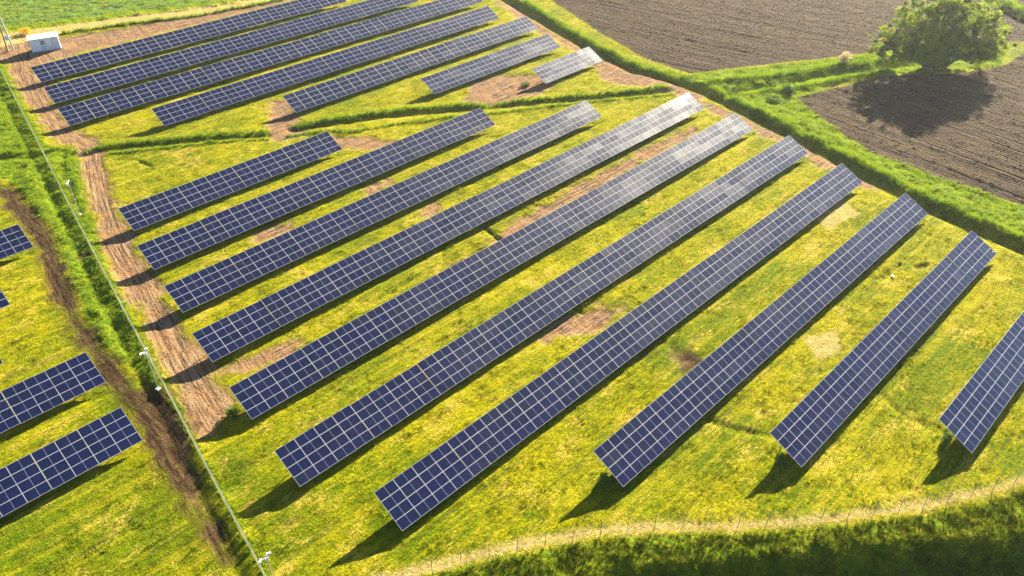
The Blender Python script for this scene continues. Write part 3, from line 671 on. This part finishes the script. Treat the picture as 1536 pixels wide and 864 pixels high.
weed_clump(*[(48.95, 196.51)][0], 1.1, 1.5, 'small bright orange bush behind the white cabin', MORANGE, 'orange_bush', 'bush', 500, .14)

# ------------------------------------------------------------------ the big tree
def branch_path(a, b_, r0, r1, bm, seg=5, wob=.35):
    a = Vector(a); b_ = Vector(b_); pts = [a]
    for i in range(1, seg+1):
        t = i/seg; p = a.lerp(b_, t); k = wob*(1-abs(2*t-1))
        pts.append(p+Vector((random.uniform(-k, k), random.uniform(-k, k), random.uniform(-k, k)*.5+.8*math.sin(t*math.pi)*wob)))
    for i in range(seg):
        ra = r0+(r1-r0)*i/seg; rb_ = r0+(r1-r0)*(i+1)/seg; bm.tube(pts[i], pts[i+1], ra, rb_, 7)
    return pts
def big_tree():
    cx, cy = TREE_XY
    root = tag(empty('willow_tree', (cx, cy, hz(cx, cy))), 'large spreading green tree with several stems at the edge of the ploughed field, top right', 'tree')
    lobes = [(0, 0, 7.6, 5.6, 4.2), (-5.5, 5.5, 6.2, 4.2, 3.4), (-8.8, 9.0, 4.4, 2.9, 2.5), (5.2, -5.6, 6.4, 4.4, 3.4), (8.6, -9.2, 5.0, 2.8, 2.4),
             (5.5, 2.5, 9.2, 4.4, 3.2), (9.0, -3.5, 8.0, 4.0, 3.0), (1.0, 7.0, 8.2, 4.0, 3.0), (-4.2, -2.5, 4.4, 3.8, 2.8), (1.5, -8.5, 4.2, 3.0, 2.4), (-7.5, 3.0, 3.4, 3.0, 2.0), (4.0, -1.0, 11.2, 3.2, 2.0),(10.5, 3.0, 7.0, 3.4, 2.8), (-2.5, 1.5, 3.0, 4.2, 2.6), (3.5, -4.0, 3.0, 4.2, 2.6), (-7, 7, 2.4, 3.2, 2.0), (7.5, -7.5, 2.6, 3.2, 2.0), (5.5, 1.0, 4.0, 4.0, 3.0)]
    lobes = [(L[0]*.88, L[1]*.88, L[2]*1.04+.4, L[3]*.90, L[4]*.95) for L in lobes]
    tr = MB(); limb = MB()
    for i, L in enumerate(lobes):
        bx, by = L[0]*.12+random.uniform(-.5, .5), L[1]*.12+random.uniform(-.5, .5)
        f = (L[0]*.45, L[1]*.45, L[2]*.45)
        branch_path((bx, by, -.3), f, .34, .2, tr, 4, .3)
        pts = branch_path(f, (L[0], L[1], L[2]), .2, .08, limb, 4, .4)
        for k in range(9):
            q = rng.normal(size=3); q /= np.linalg.norm(q)
            branch_path(pts[random.randint(1, 4)], (L[0]+q[0]*L[3]*.85, L[1]+q[1]*L[3]*.85, L[2]+q[2]*L[4]*.85), .07, .015, limb, 3, .4)
    tr.build('trunk', MTRUNK, root); limb.build('limb', MTRUNK, root)
    cl = []
    for L in lobes:
        m = int(62*(L[3]/3.8)**2)
        for k in range(m):
            q = rng.normal(size=3); q /= np.linalg.norm(q); r = rng.uniform(.55, 1.22)
            if q[2] < -.6: r *= .8
            cl.append((L[0]+q[0]*L[3]*r, L[1]+q[1]*L[3]*r, max(L[2]+q[2]*L[4]*r, .8), rng.uniform(.35, 1.05), rng.random()))
    cl = arr(cl); per = 105; n = len(cl)*per; idx = np.repeat(np.arange(len(cl)), per)
    q = rng.normal(size=(n, 3)); q /= np.linalg.norm(q, axis=1)[:, None]; q *= (rng.random(n)**.45)[:, None]
    P = cl[idx, :3]+q*cl[idx, 3:4]*np.array([1, 1, .8]); P[:, 2] -= .0
    V, Fc = leafy(n, lambda n: P, .17); t = np.clip(np.repeat(cl[idx, 4]*.7+rng.normal(0, .1, n), 4), 0, 1)
    m = grass_material('tree_leaf', (.085, .135, .012), (.20, .245, .012), (.38, .38, .03), .6)
    link('crown', np_mesh('crown', V, Fc, {'tint': t}, [m]), root)
TREE_XY = (168.8, 49.9)
big_tree()

# ------------------------------------------------------------------ transformer cabin
MWHITE, n, l, b = mat('white_painted_steel', (.74, .76, .78), .45, 0, .4)
N = NT(bpy.data.materials['white_painted_steel']); N.put(b.inputs['Base Color'], N.mix(N.ramp(N.noise(N.pos(), 1.5, 4), .4, .8), (.60, .62, .64), (.48, .49, .48)))
MDOOR, *_ = mat('grey_door_paint', (.42, .47, .52), .45, 0, .4)
MDARK, *_ = mat('dark_louvre', (.07, .075, .08), .6, 0, .3)
MCONC, *_ = mat('concrete', (.33, .31, .28), .85, 0, .3)
MSIGN, *_ = mat('yellow_sign', (.7, .5, .02), .5, 0, .4)
def cabin():
    a = arr([(45.58, 183.99)][0]); c = arr([(50.73, 182.41)][0]); e = c-a; Lx = float(np.linalg.norm(e)); rz = math.atan2(e[1], e[0])
    D, H = 2.4, 2.55
    root = tag(empty('transformer_cabin', (a[0], a[1], -.02), rz), 'small white transformer cabin with grey doors standing on the bare dirt, top left', 'cabin')
    b = MB(); b.box(-.12, Lx+.12, -.12, D+.12, -.2, .14); b.build('plinth', MCONC, root)
    b = MB(); b.box(0, Lx, 0, D, .14, H); 
    for k in range(1, 12):
        x = Lx*k/12; b.box(x-.02, x+.02, -.018, 0, .2, H-.05)
    b.build('wall', MWHITE, root)
    b = MB(); o = .16
    vs = [(-o, -o-.1, H), (Lx+o, -o-.1, H), (Lx+o, D+o, H), (-o, D+o, H), (-o, -o-.1, H+.12), (Lx+o, -o-.1, H+.12), (Lx+o, D+o, H+.26), (-o, D+o, H+.26)]
    b.add(vs, [(0,3,2,1),(4,5,6,7),(0,1,5,4),(1,2,6,5),(2,3,7,6),(3,0,4,7)]); b.build('roof', MWHITE, root)
    for i, (u0, u1, mt) in enumerate(((.34, .52, MDOOR), (.72, .97, MDOOR))):
        b = MB(); b.box(Lx*u0, Lx*u1, -.05, -.02, .22, H-.22, 0); dr = b.build('door', mt, root)
        b = MB()
        for k in range(7): b.box(Lx*u0+.12, Lx*u1-.12, -.066, -.051, H-1.15+k*.1, H-1.09+k*.1)
        b.build('louvre', MDARK if i == 0 else MWHITE, dr)
        b = MB(); b.box(Lx*u1-.12, Lx*u1-.08, -.09, -.051, 1.05, 1.25); b.build('handle', MDARK, dr)
    b = MB(); b.box(Lx*.40, Lx*.46, -.058, -.0505, 1.62, 1.92) ; b.build('warning_plate', MSIGN, root)
    b = MB(); b.box(Lx*.58, Lx*.60, -.07, -.0185, .2, H-.1); b.build('drain_pipe', MDOOR, root)
cabin()

# ------------------------------------------------------------------ power pole
MWOOD, n, l, b = mat('weathered_wood', (.20, .165, .125), .85, 0, .2)
MPORC, *_ = mat('porcelain', (.5, .36, .28), .3, 0, .5)
def power_pole():
    x, y = [(42.94, 188.79)][0]
    root = tag(empty('utility_pole', (x, y, 0)), 'grey wooden twin-leg utility pole beside the white cabin at the left edge', 'pole')
    for s in (-1, 1):
        b = MB(); b.tube((s*.55, -s*.2, -.4), (s*.12, -s*.04, 9.3), .17, .11, 10); b.build('pole_leg', MWOOD if s < 0 else MCONC, root)
    b = MB(); b.box(-.36, .36, -.06, .06, 4.2, 4.35); b.build('brace', MWOOD, root)
    b = MB(); b.box(-1.1, 1.1, -.07, .07, 9.0, 9.15); b.build('crossarm', MS, root)
    for xx in (-1.0, 0, 1.0):
        b = MB()
        for k in range(4): b.tube((xx, 0, 9.15+k*.09), (xx, 0, 9.21+k*.09), .08, .05, 8)
        b.build('insulator', MPORC, root)
    b = MB(); b.box(-.35, .35, -.45, -.1, 2.2, 3.0); b.build('switch_box', MDOOR, root)
power_pole()

# ------------------------------------------------------------------ camera masts
MLENS, *_ = mat('black_glass', (.01, .01, .012), .15, 0, .5)
def camera_mast(x, y, H, rz, label):
    root = tag(empty('camera_mast', (x, y, hz(x, y)-.02), rz), label, 'camera mast', 'security camera masts along the fence')
    b = MB(); b.tube((0, 0, 0), (0, 0, H), .05, .04, 10); b.build('mast', MS, root)
    b = MB(); b.box(-.2, .2, -.2, .2, -.2, .08); b.box(-.11, .11, -.11, .11, .08, .10); b.build('base', MWHITE, root)
    b = MB(); b.box(-.62, .35, -.025, .025, H-.18, H-.12); b.build('arm', MWHITE, root)
    for px, a in ((-.55, .5), (.3, -.5)):
        c, s = math.cos(a), math.sin(a); b = MB(); b.box(-.22, .12, -.055, .055, H-.11, H); b.box(-.25, .13, -.065, .065, H+.003, H+.015)
        b.v = [(px+v[0]*c-v[1]*s, v[0]*s+v[1]*c, v[2]) for v in b.v]; cm = b.build('camera_housing', MWHITE, root)
        b = MB(); b.tube((-.222, 0, H-.055), (-.25, 0, H-.055), .045, .045, 10)
        b.v = [(px+v[0]*c-v[1]*s, v[0]*s+v[1]*c, v[2]) for v in b.v]; b.build('lens', MLENS, cm)
    b = MB(); b.box(-.14, .14, .041, .16, H-.75, H-.4); b.build('junction_box', MWHITE, root)
    return root
camera_mast(*[(17.98, 70.70)][0], 5.45, .4, 'white security camera mast beside the fence, halfway down the left side by the muddy patch')
camera_mast(*[(26.57, 112.71)][0], 5.3, .9, 'farther camera mast standing right of the fence by the wide bend of the dirt track')
camera_mast(*[(13.72, 40.60)][0], 5.4, .1, 'nearest camera mast at the bottom edge with two white housings on its arm')

# white fertiliser sack lying in a rut
def sack():
    x, y = [(93.68, 24.46)][0]; b = MB()
    n = 8; rings = [(-.34, .04), (-.28, .11), (0, .15), (.28, .11), (.34, .04)]
    vs = []; fs = []
    for xx, r in rings:
        for k in range(n):
            a = 2*math.pi*k/n; vs.append((xx, math.cos(a)*r*1.25+.03*math.sin(xx*9+k), math.sin(a)*r*.6+.12))
    for i in range(len(rings)-1):
        for k in range(n): fs.append((i*n+k, i*n+(k+1) % n, (i+1)*n+(k+1) % n, (i+1)*n+k))
    fs += [tuple(range(n))[::-1], tuple(range((len(rings)-1)*n, len(rings)*n))]
    b.add(vs, fs); o = b.build('white_sack', MWHITE); o.location = (x, y, hz(x, y)); o.rotation_euler = (0, 0, .6)
    tag(o, 'small white sack lying on the yellow grass between two bluish rows', 'sack')
sack()


# ------------------------------------------------------------------ air
HZ = bpy.data.materials.new('haze'); HZ.use_nodes = True; hn = HZ.node_tree.nodes; hn.clear()
ho = hn.new('ShaderNodeOutputMaterial'); pv = hn.new('ShaderNodeVolumePrincipled')
pv.inputs['Color'].default_value = (.92, .95, 1.0, 1); pv.inputs['Density'].default_value = .00007; pv.inputs['Anisotropy'].default_value = .55
HZ.node_tree.links.new(pv.outputs[0], ho.inputs['Volume'])
b = MB(); b.box(-6100, 6100, -6100, 6100, -4.0, 64.0); tag(b.build('haze', HZ), 'thin sunlit haze over the whole solar farm', 'haze', kind='stuff')
